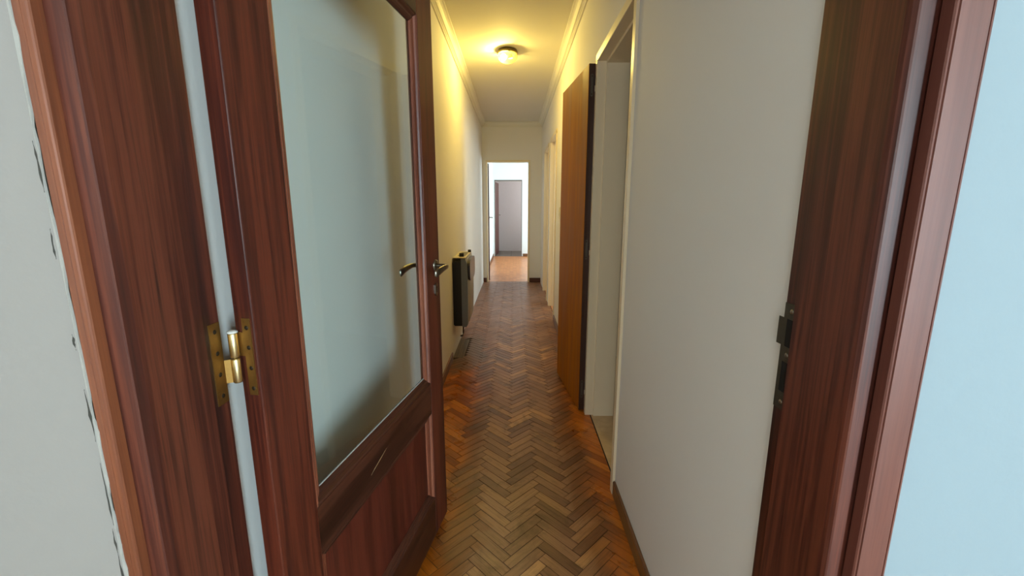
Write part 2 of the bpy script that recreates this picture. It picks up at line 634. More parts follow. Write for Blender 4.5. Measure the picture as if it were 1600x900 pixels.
# room at the end
FX0, FX1, FY0, FY1 = -0.52, 2.5, YE + 0.10, 10.65
FO = (-0.477, 0.195, 1.87)
FW = (7.75, 10.05, 0.70, 2.20)
wall('wall_far_room', 'far_wall_paint',
     [(FX0 - 0.1, FX0, FY0, FY1 + 0.1, 0, ZC),
      (FX0, FO[0], FY1, FY1 + 0.10, 0, ZC), (FO[1], FX1, FY1, FY1 + 0.10, 0, ZC), (FO[0], FO[1], FY1, FY1 + 0.10, FO[2], ZC),
      (FX1, FX1 + 0.1, FY0, FW[0], 0, ZC), (FX1, FX1 + 0.1, FW[1], FY1 + 0.1, 0, ZC),
      (FX1, FX1 + 0.1, FW[0], FW[1], 0, FW[2]), (FX1, FX1 + 0.1, FW[0], FW[1], FW[3], ZC),
      (XRB, FX1, FY0 - 0.08, FY0, 0, ZC)],
     'bright white walls of the sunlit room beyond the corridor')
struct(box('ceiling_far_room', 'ceiling_paint', None, FX0, FX1 + 0.1, FY0, FY1 + 0.1, ZC, ZC + 0.08), 'white ceiling of the sunlit far room', 'ceiling')
struct(box('floor_far_room', 'far_parquet', None, FX0, FX1 + 0.1, YE + 0.05, FY1, -0.06, -0.001), 'orange parquet floor of the sunlit far room', 'floor')
# passage behind the far room
wall('wall_passage', 'pale_door', [(-0.9, 1.7, 11.97, 12.05, 0, ZC), (-1.0, -0.9, FY1 + 0.1, 12.05, 0, ZC),
                                    (1.7, 1.8, FY1 + 0.1, 12.05, 0, ZC)], 'pale grey wall seen through the furthest doorway')
struct(box('ceiling_passage', 'ceiling_paint', None, -1.0, 1.8, FY1 + 0.1, 12.05, ZC, ZC + 0.08), 'ceiling of the furthest passage', 'ceiling')
fp = struct(box('floor_passage', 'floor_substrate', None, -1.0, 1.8, FY1, 12.05, -0.06, -0.006), 'dark tiled floor of the furthest passage', 'floor')
for i in range(9):
    for j in range(5):
        x = -1.0 + 0.31 * i
        y = FY1 + 0.28 * j
        box('tile', 'stone_dark', fp, x + 0.003, min(1.8, x + 0.307), y + 0.003, y + 0.277, -0.006, 0.0)

# windows that let the daylight in
def window(n, x, y0, y1, z0, z1, label):
    w = struct(empty('window_%d' % n, (x, (y0 + y1) / 2, z0)), label, 'window')
    hw = (y1 - y0) / 2
    H = z1 - z0
    boxes('window_frame', 'window_frame_paint', w,
          [(0, 0.05, -hw, -hw + 0.05, 0, H), (0, 0.05, hw - 0.05, hw, 0, H), (0, 0.05, -hw + 0.05, hw - 0.05, 0, 0.05),
           (0, 0.05, -hw + 0.05, hw - 0.05, H - 0.05, H), (0, 0.05, -0.025, 0.025, 0.05, H - 0.05)])
    for s in (-1, 1):
        a, b = sorted((s * 0.025, s * (hw - 0.05)))
        box('pane', 'clear_glass', w, 0.022, 0.026, a, b, 0.05, H - 0.05)


def back_window(n, ww, label):
    w = struct(empty('window_%d' % n, ((ww[0] + ww[1]) / 2, -3.66, ww[2])), label, 'window')
    hw, H = (ww[1] - ww[0]) / 2, ww[3] - ww[2]
    boxes('window_frame', 'window_frame_paint', w,
          [(-hw, -hw + 0.04, -0.025, 0.025, 0, H), (hw - 0.04, hw, -0.025, 0.025, 0, H),
           (-hw + 0.04, hw - 0.04, -0.025, 0.025, 0, 0.04), (-hw + 0.04, hw - 0.04, -0.025, 0.025, H - 0.04, H)])
    box('pane', 'clear_glass', w, -hw + 0.04, hw - 0.04, -0.002, 0.002, 0.04, H - 0.04)


back_window(1, NW, 'glazed balcony door of the room behind the camera')
back_window(5, NV, 'wide unseen window behind the camera, added to fill the corridor with light')
window(2, 2.72, 4.25, 5.35, 0.85, 2.05, 'window of the first bedroom')
window(3, 2.72, 5.65, 6.45, 0.85, 2.05, 'window of the last bedroom')
window(4, 2.53, *FW, 'wide window of the sunlit far room')

# ------------------------------------------------------------------ parquet floor of the corridor
floor = struct(box('floor', 'floor_substrate', None, XL, XR + 0.025, YF, YE + 0.05, -0.06, -0.0016),
               'herringbone parquet floor of the corridor, worn along the middle', 'floor')
SL, SW = 0.180, 0.040          # one stick
q2 = math.sqrt(2)


def clip_poly(poly, nx, ny, d):
    """keep nx*x+ny*y <= d"""
    out = []
    for i in range(len(poly)):
        p, q = poly[i], poly[(i + 1) % len(poly)]
        sp, sq = nx * p[0] + ny * p[1] - d, nx * q[0] + ny * q[1] - d
        if sp <= 0:
            out.append(p)
        if (sp < 0 < sq) or (sq < 0 < sp):
            k = sp / (sp - sq)
            out.append((p[0] + (q[0] - p[0]) * k, p[1] + (q[1] - p[1]) * k))
    return out


def poly_area(p):
    return 0.5 * abs(sum(p[i][0] * p[(i + 1) % len(p)][1] - p[(i + 1) % len(p)][0] * p[i][1] for i in range(len(p))))


BOARD = (-0.510, -0.415, 3.36, 3.86)       # grey board let in beside the heater
sticks = []
for i in range(-6, 7):
    for j in range(0, 140):
        for kind in (0, 1):
            if kind == 0:
                ab = [(0, 0), (SL, 0), (SL, SW), (0, SW)]
            else:
                ab = [(SL, SW - SL), (SL + SW, SW - SL), (SL + SW, SW), (SL, SW)]
            ca = sum(p[0] for p in ab) / 4
            cb = sum(p[1] for p in ab) / 4
            ox = i * SL * q2 - 0.010
            oy = 0.30 + j * SW * q2
            g = 0.0009
            P = []
            for a, b in ab:
                a += g if a < ca else -g
                b += g if b < cb else -g
                P.append(((a - b) / q2 + ox, (a + b) / q2 + oy))
            cx, cyy = (ca - cb) / q2 + ox, (ca + cb) / q2 + oy
            full = all(XL <= p[0] <= XR + 0.018 and YF <= p[1] <= YE + 0.045 for p in P)
            if BOARD[0] - 0.02 < cx < BOARD[1] + 0.012 and BOARD[2] - 0.02 < cyy < BOARD[3] + 0.02:
                continue
            poly = P
            if not full:
                for nx, ny, d in ((-1, 0, -XL), (1, 0, XR + 0.018), (0, -1, -YF), (0, 1, YE + 0.045)):
                    poly = clip_poly(poly, nx, ny, d)
                    if len(poly) < 3:
                        break
                if len(poly) < 3 or poly_area(poly) < 0.00025:
                    continue
            # outside the corridor line only the thresholds of the openings have floor
            sticks.append((cx, cyy, kind, full, poly))


def stick_mesh(bm, uvl, poly, kind, cx, cyy, z=0.0, tilt=(0, 0)):
    """thin bevelled stick; uv runs along its length (metres)"""
    ux, uy = (1 / q2, 1 / q2) if kind == 0 else (1 / q2, -1 / q2)

    def zz(p, b):
        return z + b + tilt[0] * (p[0] - cx) + tilt[1] * (p[1] - cyy)
    ins = []
    loc = [((p[0] - cx) * ux + (p[1] - cyy) * uy, -(p[0] - cx) * uy + (p[1] - cyy) * ux) for p in poly]
    mu = sum(p[0] for p in loc) / len(loc)
    mv = sum(p[1] for p in loc) / len(loc)
    for u, v in loc:
        du, dv = mu - u, mv - v
        u += math.copysign(min(0.0007, abs(du) * 0.3), du)
        v += math.copysign(min(0.0007, abs(dv) * 0.3), dv)
        ins.append((cx + u * ux - v * uy, cyy + u * uy + v * ux))
    lo = [bm.verts.new((p[0], p[1], -0.0018)) for p in poly]
    mi = [bm.verts.new((p[0], p[1], zz(p, -0.0008))) for p in poly]
    to = [bm.verts.new((p[0], p[1], zz(p, 0))) for p in ins]
    n = len(poly)
    fs = [bm.faces.new(to)]
    for a, b in ((lo, mi), (mi, to)):
        for k in range(n):
            fs.append(bm.faces.new((a[k], a[(k + 1) % n], b[(k + 1) % n], b[k])))
    for f in fs:
        for lp in f.loops:
            x, y = lp.vert.co.x - cx, lp.vert.co.y - cyy
            lp[uvl].uv = (x * ux + y * uy, -x * uy + y * ux)


# which sticks show largest: right of the glazed door, nearest first
def shows(s):
    cx, cyy = s[0], s[1]
    if cyy < 1.16 or cx > XR:
        return False
    if cyy < 1.56 and cx < -0.427 + 0.182 * (cyy - 0.665):
        return False
    if cyy < 2.9 and cx < -0.269 * cyy / 1.537 - 0.03:
        return False
    return True


front = sorted([s for s in sticks if shows(s)], key=lambda s: s[1] - 0.6 * (not s[3]) * 0)[:300]
fset = set(id(s) for s in front)
shared = []
for kind in (0, 1):
    vs4 = []
    for var in range(5):
        bm = bmesh.new()
        uvl = bm.loops.layers.uv.new('UVMap')
        h, w_ = SL / 2 - 0.0009, SW / 2 - 0.0009
        loc = [(-h, -w_), (h, -w_), (h, w_), (-h, w_)]
        c45 = 1 / q2
        if kind == 0:
            poly = [((a - b) * c45, (a + b) * c45) for a, b in loc]
        else:
            poly = [((a + b) * c45, (b - a) * c45) for a, b in loc]
        stick_mesh(bm, uvl, poly, kind, 0, 0, random.uniform(-0.0003, 0.0004),
                   (random.uniform(-0.013, 0.013), random.uniform(-0.013, 0.013)))
        bmesh.ops.recalc_face_normals(bm, faces=bm.faces)
        me = bpy.data.meshes.new('plank')
        bm.to_mesh(me)
        bm.free()
        me.materials.append(MATS['parquet'])
        vs4.append(me)
    shared.append(vs4)
for s in front:
    cx, cyy, kind, full, poly = s
    if full:
        o = bpy.data.objects.new('plank', random.choice(shared[kind]))
        o.location = (cx, cyy, 0)
        link(o, floor)
    else:
        bm = bmesh.new()
        uvl = bm.loops.layers.uv.new('UVMap')
        stick_mesh(bm, uvl, poly, kind, cx, cyy)
        mesh_obj('plank', bm, 'parquet', floor)
bm = bmesh.new()
uvl = bm.loops.layers.uv.new('UVMap')
for s in sticks:
    if id(s) not in fset:
        stick_mesh(bm, uvl, s[4], s[2], s[0], s[1], random.uniform(-0.0003, 0.0004),
                   (random.uniform(-0.013, 0.013), random.uniform(-0.013, 0.013)))
rest = mesh_obj('parquet_planks', bm, 'parquet', floor)
rest['kind'] = 'stuff'
o = box('repair_board', 'board_grey', floor, BOARD[0], BOARD[1] - 0.008, BOARD[2], BOARD[3] - 0.004, -0.0018, 0.0008, 0.0006)
o['label'] = 'grey repair board let into the parquet below the heater'

# ------------------------------------------------------------------ baseboards
def baseboard(name, mat, lst, label):
    struct(boxes(name, mat, None, lst, 0.003), label, 'baseboard')


BH, BT = 0.070, 0.012
baseboard('baseboard_right', 'baseboard_wood',
          [(XR - BT, XR, YF + 0.002, D1[0] - 0.036, 0.001, BH), (XR - BT, XR, D1[1] + 0.036, D2[0] - 0.036, 0.001, BH)],
          'brown wooden baseboard along the right corridor wall')
baseboard('baseboard_left', 'baseboard_wood',
          [(XL, XL + BT, YF + 0.002, 3.30, 0.001, BH)], 'brown wooden baseboard along the left corridor wall, ending at the heater')
baseboard('baseboard_end', 'baseboard_dark',
          [(XL, EO[0] - 0.022, YE - BT, YE, 0.001, BH), (EO[1] + 0.022, XR, YE - BT, YE, 0.001, BH)],
          'dark brown baseboard on both sides of the far doorway')
baseboard('baseboard_far_room', 'baseboard_wood',
          [(FO[1] + 0.03, FX1, FY1 - BT, FY1, 0.001, BH), (FX0, FX0 + BT, 8.0, FY1 - BT, 0.001, BH)],
          'wooden baseboard of the sunlit far room')

# ------------------------------------------------------------------ crown moulding
CP = [(0, 0), (0.062, 0), (0.062, -0.010), (0.050, -0.014), (0.040, -0.021), (0.032, -0.034), (0.027, -0.046),
      (0.018, -0.049), (0.018, -0.057), (0.010, -0.062), (0.010, -0.074), (0, -0.074)]
struct(prism('trim_1', 'moulding_paint', None, [(XL + d, ZC + z) for d, z in CP], YF, YE, 'y'),
       'white crown moulding along the left side of the ceiling', 'moulding')
struct(prism('trim_2', 'moulding_paint', None, [(XR - d, ZC + z) for d, z in CP], YF, YE, 'y'),
       'white crown moulding along the right side of the ceiling', 'moulding')
struct(prism('trim_3', 'moulding_paint', None, [(YE - d, ZC + z) for d, z in CP], XL + 0.008, XR - 0.008, 'x'),
       'white crown moulding across the end wall', 'moulding')

# ------------------------------------------------------------------ foreground door frame (mahogany)
fr = struct(empty('trim_4', (0, YN, 0)), 'dark mahogany door frame with moulded casing in the foreground', 'door frame')


def fprism(name, mat, pts, z0, z1):
    return prism(name, mat, fr, [(x, y - YN) for x, y in pts], z0, z1)


HT = 2.06
# right jamb: rabbet, stop, rounded corner, front face, groove
fprism('jamb', 'mahogany_frame',
       [(0.4346, YF), (0.4346, 0.6185), (0.4226, 0.6180), (0.4226, 0.5050), (0.4235, 0.4985), (0.4260, 0.4935), (0.4280, 0.4925),
        (0.4430, 0.4925), (0.4440, 0.4960), (0.4533, 0.4960), (0.4533, YF)], 0, HT)
fprism('casing', 'mahogany_casing',
       [(0.4490, 0.4924), (0.4490, 0.4785), (0.4502, 0.4768), (0.4515, 0.4762), (0.4522, 0.4772), (0.4530, 0.4753),
        (0.4852, 0.4753), (0.4860, 0.4772), (0.4868, 0.4755), (0.4890, 0.4758), (0.4905, 0.4780), (0.4905, 0.4924)], 0, HT + 0.05)
# left jamb
fprism('jamb', 'mahogany_frame',
       [(-0.4776, YF), (-0.4776, 0.6200), (-0.4746, 0.6195), (-0.4746, 0.5080), (-0.4768, 0.4945), (-0.4780, 0.4926),
        (-0.5033, 0.4926), (-0.5033, YF)], 0, HT)
fprism('casing', 'mahogany_casing_lit',
       [(-0.4990, 0.4924), (-0.4990, 0.4800), (-0.5000, 0.4782), (-0.5020, 0.4775), (-0.5070, 0.4775), (-0.5078, 0.4790), (-0.5086, 0.4778),
        (-0.5170, 0.4785), (-0.5195, 0.4810), (-0.5195, 0.4924)], 0, HT + 0.05)
# head
boxes('head', 'mahogany_x', fr, [(-0.5033, 0.4533, 0.004, YF - YN, HT, OZ - 0.0005)])
boxes('casing', 'mahogany_x', fr, [(-0.4990, 0.4490, -0.0160, -0.0002, HT, HT + 0.05)])
# strike plate in the right jamb
sp = boxes('strike_plate', 'old_steel', fr,
           [(0.4333, 0.4346, 0.6220 - YN, 0.6560 - YN, 0.925, 0.955), (0.4333, 0.4346, 0.6220 - YN, 0.6300 - YN, 0.955, 1.005),
            (0.4333, 0.4346, 0.6480 - YN, 0.6560 - YN, 0.955, 1.005), (0.4333, 0.4346, 0.6220 - YN, 0.6560 - YN, 1.005, 1.030),
            (0.4333, 0.4346, 0.6220 - YN, 0.6300 - YN, 1.030, 1.075), (0.4333, 0.4346, 0.6480 - YN, 0.6680 - YN, 1.030, 1.075),
            (0.4333, 0.4346, 0.6220 - YN, 0.6560 - YN, 1.075, 1.100)])
sp['label'] = 'worn steel strike plate with two slots'
for z0, z1 in ((0.955, 1.005), (1.030, 1.075)):
    box('slot', 'mortise_hole', sp, 0.4338, 0.4345, 0.6300 - YN, 0.6480 - YN, z0, z1)
for z in (0.938, 1.017, 1.088):
    lathe('screw', 'handle_metal', sp, [(0, 0.001), (0.0035, 0.0008), (0.004, 0)], 10).matrix_local = \
        Matrix.Translation((0.4333, 0.639 - YN, z)) @ Matrix.Rotation(R(-90), 4, 'Y')

# nail holes and paint spots are tiny; the ragged plaster edge along the left casing is a part of the near wall
wn = bpy.data.objects['wall_near_left']
bm = bmesh.new()
zs = [0.02 + 0.018 * k for k in range(112)]
outer = -0.5235
prev = None
off = 0.0
for k, z in enumerate(zs):
    off = 0.7 * off + random.uniform(-0.0030, 0.0030)
    off = max(-0.0025, min(0.0055, off))
    xi = -0.5192 + off * 0.75
    if 0.98 < z < 1.02 or 0.86 < z < 0.90 or 1.28 < z < 1.31:
        xi = -0.5205
    cur = [bm.verts.new((outer - 0.004, 0.4924, z)), bm.verts.new((outer, 0.4800, z)), bm.verts.new((xi, 0.4776, z)),
           bm.verts.new((xi + 0.0006, 0.4800, z))]
    if prev:
        for a in range(3):
            bm.faces.new((prev[a], prev[a + 1], cur[a + 1], cur[a]))
    prev = cur
mesh_obj('plaster_edge', bm, 'plaster_chip', wn)
for z0, z1, x in ((0.60, 0.70, -0.5255), (0.72, 0.80, -0.5248), (0.84, 0.93, -0.5236), (0.96, 1.03, -0.5240),
                  (0.50, 0.58, -0.5250), (0.645, 0.665, -0.5240), (0.79, 0.835, -0.5250), (1.19, 1.225, -0.5262), (1.265, 1.32, -0.5245), (1.08, 1.10, -0.5250)):
    bm = bmesh.new()
    n = 8
    L_ = []
    R_ = []
    xx = x
    for k in range(n + 1):
        z = z0 + (z1 - z0) * k / n
        xx += random.uniform(-0.0006, 0.0006)
        w_ = 0.0020 * math.sin(math.pi * k / n) * random.uniform(0.5, 1.3) + 0.0001
        yy = 0.4798
        L_.append(bm.verts.new((xx - w_, yy, z)))
        R_.append(bm.verts.new((xx + w_, yy - 0.0008, z)))
    for k in range(n):
        bm.faces.new((L_[k], R_[k], R_[k + 1], L_[k + 1]))
    mesh_obj('plaster_crack', bm, 'crack_dark', wn)

# ------------------------------------------------------------------ door_1: the glazed mahogany door, standing open
DL, DT = 0.868, 0.036
door = struct(empty('door_1', (-0.427, 0.665, 0.0), R(79.7)),
              'dark mahogany door with one tall glass pane, standing open on the left', 'door')
Z0, Z1 = 0.022, 2.035
SA, SB = 0.108, 0.746            # inner edges of the stiles
GB, GT = 0.632, 1.818            # glazed opening
PB, PT = 0.178, 0.522            # panel opening
box('stile', 'mahogany_z', door, 0.0, SA, 0, DT, Z0, Z1, 0.0022, 2)
box('stile', 'mahogany_z', door, SB, DL, 0, DT, Z0, Z1, 0.0022, 2)
box('rail', 'mahogany_x', door, SA, SB, 0.0008, DT - 0.0008, GT, Z1 - 0.0005)
box('rail', 'mahogany_x', door, SA, SB, 0.0008, DT - 0.0008, PT, GB)
box('rail', 'mahogany_x', door, SA, SB, 0.0008, DT - 0.0008, Z0 + 0.0005, PB)


def bead_frame(u0, u1, z0, z1, prof, mat_v, mat_h, name):
    """mitred moulding around an opening; prof = (inward distance, depth)"""
    for side in range(4):
        bm = bmesh.new()
        A, B = [], []
        for d, y in prof:
            c = [(u0 + d, z0 + d), (u1 - d, z0 + d), (u1 - d, z1 - d), (u0 + d, z1 - d)]
            p, q = c[side], c[(side + 1) % 4]
            A.append(bm.verts.new((p[0], y, p[1])))
            B.append(bm.verts.new((q[0], y, q[1])))
        n = len(prof)
        for k in range(n):
            bm.faces.new((A[k], A[(k + 1) % n], B[(k + 1) % n], B[k]))
        bm.faces.new(A)
        bm.faces.new(list(reversed(B)))
        mesh_obj(name, bm, mat_h if side in (0, 2) else mat_v, door)


fp_ = [(0.0, 0.0015), (0.003, 0.0005), (0.007, 0.0025), (0.011, 0.0080), (0.013, 0.0085), (0.018, 0.0085), (0.024, 0.0110),
       (0.029, 0.0155), (0.029, 0.0165), (0.0, 0.0165)]
bp_ = [(d, DT - y) for d, y in fp_]
bead_frame(SA, SB, GB, GT, fp_, 'mahogany_bead', 'mahogany_x', 'glazing_bead')
bead_frame(SA, SB, GB, GT, bp_, 'mahogany_bead', 'mahogany_x', 'glazing_bead')
bead_frame(SA, SB, PB, PT, fp_, 'mahogany_bead', 'mahogany_x', 'panel_moulding')
bead_frame(SA, SB, PB, PT, bp_, 'mahogany_bead', 'mahogany_x', 'panel_moulding')
g = box('glass_pane', 'clear_glass', door, SA + 0.004, SB - 0.004, 0.0166, 0.0194, GB + 0.004, GT - 0.004)
g['label'] = 'tall clear glass pane'
box('panel', 'mahogany_panel', door, SA + 0.002, SB - 0.002, 0.0166, 0.0194, PB + 0.002, PT - 0.002)
# putty line along the lower edge of the glass
box('putty_line', 'plaster_chip', door, SA + 0.03, SB - 0.03, 0.0140, 0.0164, GB + 0.029, GB + 0.0315)
# long pale scratch on the lock rail
bm = bmesh.new()
sc_pts = [(0.320, 0.564), (0.345, 0.571), (0.375, 0.579), (0.408, 0.588)]
up = [bm.verts.new((u, 0.0002, z + (0.0010 if 0 < i < 3 else 0.0003))) for i, (u, z) in enumerate(sc_pts)]
dn = [bm.verts.new((u, 0.0002, z - 0.0006)) for u, z in sc_pts]
for k in range(3):
    bm.faces.new((up[k], up[k + 1], dn[k + 1], dn[k]))
plain('scratch_pale', srgb(196, 160, 116), 0.7)
mesh_obj('scratch', bm, 'scratch_pale', door)['label'] = 'pale scratch in the varnish'


def ring_prof(r, t):
    return [(0, t), (r * 0.72, t), (r * 0.95, t * 0.7), (r, 0)]


def lever_set(sign):
    """sign -1: camera side, +1: wall side"""
    y0 = 0.0 if sign < 0 else DT
    u, z = 0.830, 1.043
    rot = Matrix.Rotation(R(90 if sign < 0 else -90), 4, 'X')
    h = empty('handle')
    h.parent = door
    h.location = (u, y0, z)
    ro = lathe('rosette', 'handle_metal', h, ring_prof(0.022, 0.006), 24)
    ro.matrix_local = rot
    bm = bmesh.new()
    add_tube(bm, [(0, 0, 0), (0, sign * 0.020, 0), (-0.001, sign * 0.034, 0), (-0.006, sign * 0.043, 0), (-0.018, sign * 0.047, 0),
                  (-0.045, sign * 0.047, -0.002), (-0.080, sign * 0.046, -0.006), (-0.112, sign * 0.044, -0.012), (-0.118, sign * 0.0435, -0.013)],
             [0.0085, 0.0075, 0.0075, 0.008, (0.0075, 0.009), (0.0065, 0.0105), (0.006, 0.0125), (0.0055, 0.0135), (0.003, 0.009)], 14)
    mesh_obj('lever', bm, 'handle_metal', h, True)
    e = empty('escutcheon')
    e.parent = door
    e.location = (u - 0.006, y0, 0.959)
    bm = bmesh.new()
    pts = []
    for k in range(20):
        a = 2 * math.pi * k / 20
        pts.append((0.0125 * math.cos(a), 0.0125 * math.sin(a) + (0.011 if math.sin(a) >= 0 else -0.011)))
    add_prism(bm, pts, 0, sign * 0.005, 'y')
    mesh_obj('plate', bm, 'handle_metal', e)
    add = bmesh.new()
    add_prism(add, [(-0.0025, -0.011), (0.0025, -0.011), (0.0020, 0.004), (0.0035, 0.008), (0, 0.011), (-0.0035, 0.008), (-0.0020, 0.004)],
              sign * 0.0048, sign * 0.0054, 'y')
    mesh_obj('keyhole', add, 'mortise_hole', e)


lever_set(-1)
lever_set(1)

# hinges: plate on the door edge, plate on the jamb, two knuckles
Minv = Matrix.Rotation(-R(79.7), 4, 'Z') @ Matrix.Translation((0.427, -0.665, 0))


def to_local(x, y, z):
    return Minv @ Vector((x, y, z))


def hinge(zc):
    h = empty('hinge')
    h.parent = door
    h.location = (0, 0, zc)
    k = to_local(-0.4625, 0.6625, 0)
    for a, b, m in ((-0.041, 0.001, 'brass_bright'), (0.003, 0.045, 'brass_bright')):
        bm = bmesh.new()
        add_tube(bm, [(k.x, k.y, a), (k.x, k.y, a + 0.002), (k.x, k.y, b - 0.002), (k.x, k.y, b)], [0.0062, 0.0072, 0.0072, 0.0062], 16)
        mesh_obj('knuckle', bm, m, h, True)
    bm = bmesh.new()
    add_tube(bm, [(k.x, k.y, 0.045), (k.x, k.y, 0.0475), (k.x, k.y, 0.0490)], [0.0082, 0.0080, 0.004], 14)
    mesh_obj('paint_drip', bm, 'white_paint_drip', h, True)
    # door-edge plate (x = 0 plane faces the camera)
    bm = bmesh.new()
    add_box(bm, -0.0016, 0.0, 0.0065, 0.0215, -0.066, 0.068)
    add_box(bm, -0.0016, 0.0, 0.0215, k.y, 0.003, 0.044)
    mesh_obj('hinge_plate', bm, 'brass', h)
    for z in (0.052, 0.018, -0.018, -0.054):
        s = lathe('screw', 'screw_dark', h, [(0, 0.0012), (0.0022, 0.0012), (0.0036, 0.0004), (0.004, 0)], 10)
        s.matrix_local = Matrix.Translation((-0.0014, 0.0135, z)) @ Matrix.Rotation(R(-90), 4, 'Y')
    # jamb plate
    bm = bmesh.new()
    c = [(-0.4776, 0.630), (-0.4776, 0.6545), (-0.4762, 0.6545), (-0.4762, 0.630)]
    add_prism(bm, [tuple(to_local(x, y, 0))[:2] for x, y in c], -0.070, 0.066)
    c = [(-0.4775, 0.6540), (-0.4762, 0.6540), (-0.4650, 0.6600), (-0.4660, 0.6625)]
    add_prism(bm, [tuple(to_local(x, y, 0))[:2] for x, y in c], -0.040, 0.0)
    mesh_obj('hinge_plate', bm, 'brass', h)
    for z in (0.052, 0.016, -0.020, -0.056):
        p = to_local(-0.4762, 0.6425, 0)
        s = lathe('screw', 'screw_dark', h, [(0, 0.0012), (0.0022, 0.0012), (0.0036, 0.0004), (0.004, 0)], 10)
        s.matrix_local = Matrix.Translation((p.x, p.y, z)) @ Matrix.Rotation(R(-79.7), 4, 'Z') @ Matrix.Rotation(R(90), 4, 'Y')


for zc in (1.001, 0.28, 1.78):
    hinge(zc)

# ------------------------------------------------------------------ cream steel frames of the right-hand doorways
def side_frame(n, y0, y1, label, proud=0.012):
    f = struct(empty('trim_%d' % n, (XR, (y0 + y1) / 2, 0)), label, 'door frame')
    hw = (y1 - y0) / 2
    B = 0.030
    # section of a jamb (x across the wall, y into the opening = positive): face band, rabbet, stop, lining
    sec = [(-proud, -B), (-proud, 0.006), (-proud + 0.002, 0.008), (0.036, 0.008), (0.038, 0.020), (WT + 0.008, 0.020),
           (WT + 0.008, -0.024), (WT + 0.0005, -0.024), (WT + 0.0005, -0.0005), (-0.0005, -0.0005), (-0.0005, -B)]
    prism('jamb', 'enamel_cream', f, [(x, -hw + d) for x, d in sec], 0.0, DH - 0.0005)
    prism('jamb', 'enamel_cream', f, [(x, hw - d) for x, d in reversed(sec)], 0.0, DH - 0.0005)
    prism('head', 'enamel_cream', f, [(x, DH - 0.0005 - d) for x, d in sec], -hw - B, hw + B, 'y')


side_frame(5, D1[0], D1[1], 'cream painted steel frame of the doorway beside the orange door')
side_frame(6, D2[0], D2[1], 'cream frame of the doorway just past the light switch')
side_frame(7, D3[0], D3[1], 'cream frame of the doorway nearest the end wall')
# end doorway and furthest doorway
f = struct(empty('trim_8', (0, YE, 0)), 'thin pale frame of the doorway at the end of the corridor', 'door frame')
box('jamb', 'enamel_cream', f, EO[0] - 0.018, EO[0] + 0.008, -0.010, 0.106, 0, EO[2] - 0.012, 0.002)
box('jamb', 'enamel_cream', f, EO[1] - 0.008, EO[1] + 0.018, -0.010, 0.106, 0, EO[2] - 0.012, 0.002)
box('head', 'enamel_cream', f, EO[0] - 0.018, EO[1] + 0.018, -0.010, 0.106, EO[2] - 0.012, EO[2] + 0.018, 0.002)
f = struct(empty('trim_9', (0, FY1, 0)), 'grey frame of the furthest doorway', 'door frame')
box('jamb', 'stone_dark', f, FO[0] - 0.006, FO[0] + 0.008, -0.008, 0.106, 0, FO[2] - 0.01, 0.002)
box('jamb', 'stone_dark', f, FO[1] - 0.008, FO[1] + 0.006, -0.008, 0.106, 0, FO[2] - 0.01, 0.002)
box('head', 'stone_dark', f, FO[0] - 0.006, FO[1] + 0.006, -0.008, 0.106, FO[2] - 0.01, FO[2] + 0.012, 0.002)

# ------------------------------------------------------------------ door_2: orange veneer leaf folded back along the wall
leaf_a = math.atan2(0.993, -0.118)
d2 = struct(empty('door_2', (0.398, 2.416, 0.0), leaf_a),
            'plain orange veneer door with dark edge, folded back against the right wall', 'door')
# local: x along the leaf, +y towards the corridor (left), wall behind at -y
LW = 0.60
box('core', 'leaf_edge_dark', d2, 0, LW, -0.036, -0.002, 0.014, 1.992, 0.001)
box('veneer_face', 'veneer_orange', d2, 0.001, LW - 0.001, -0.002, 0.0, 0.015, 1.991)
box('veneer_face', 'veneer_orange', d2, 0.001, LW - 0.001, -0.038, -0.036, 0.015, 1.991)
for z in (1.885, 1.005, 0.15):
    h = empty('hinge')
    h.parent = d2
    h.location = (0, -0.018, z)
    bm = bmesh.new()
    pts = []
    for k in range(16):
        a = 2 * math.pi * k / 16
        pts.append((0.007 * math.cos(a), 0.007 * math.sin(a) + (0.050 if math.sin(a) >= 0 else -0.050)))
    add_prism(bm, pts, -0.0012, 0.0003, 'x')
    mesh_obj('hinge_plate', bm, 'hinge_steel', h)
    for zz in (-0.045, 0.045):
        s = lathe('screw', 'screw_dark', h, [(0, 0.0008), (0.003, 0.0006), (0.0036, 0)], 8)
        s.matrix_local = Matrix.Translation((-0.0011, 0, zz)) @ Matrix.Rotation(R(-90), 4, 'Y')
    bm = bmesh.new()
    add_tube(bm, [(-0.006, -0.020, -0.002), (-0.006, -0.020, 0.045)], 0.006, 12)
    mesh_obj('knuckle', bm, 'hinge_steel', h, True)
    bm = bmesh.new()
    add_tube(bm, [(-0.006, -0.020, -0.032), (-0.006, -0.020, -0.004)], 0.006, 12)
    mesh_obj('knuckle', bm, 'enamel_cream', h, True)
lk = box('latch_plate', 'hinge_steel', d2, LW - 0.0005, LW + 0.0008, -0.028, -0.010, 0.95, 1.12)

# ------------------------------------------------------------------ doors of the far room and the passage
def small_lever(parent, u, y, z, sign, mat='handle_metal'):
    h = empty('handle')
    h.parent = parent
    h.location = (u, y, z)
    ro = lathe('rosette', mat, h, ring_prof(0.022, 0.006), 16)
    ro.matrix_local = Matrix.Rotation(R(90 if sign < 0 else -90), 4, 'X')
    bm = bmesh.new()
    add_tube(bm, [(0, 0, 0), (0, sign * 0.045, 0), (-0.012, sign * 0.052, 0), (-0.11, sign * 0.05, -0.004)], [0.008, 0.008, 0.009, 0.007], 10)
    mesh_obj('lever', bm, mat, h, True)


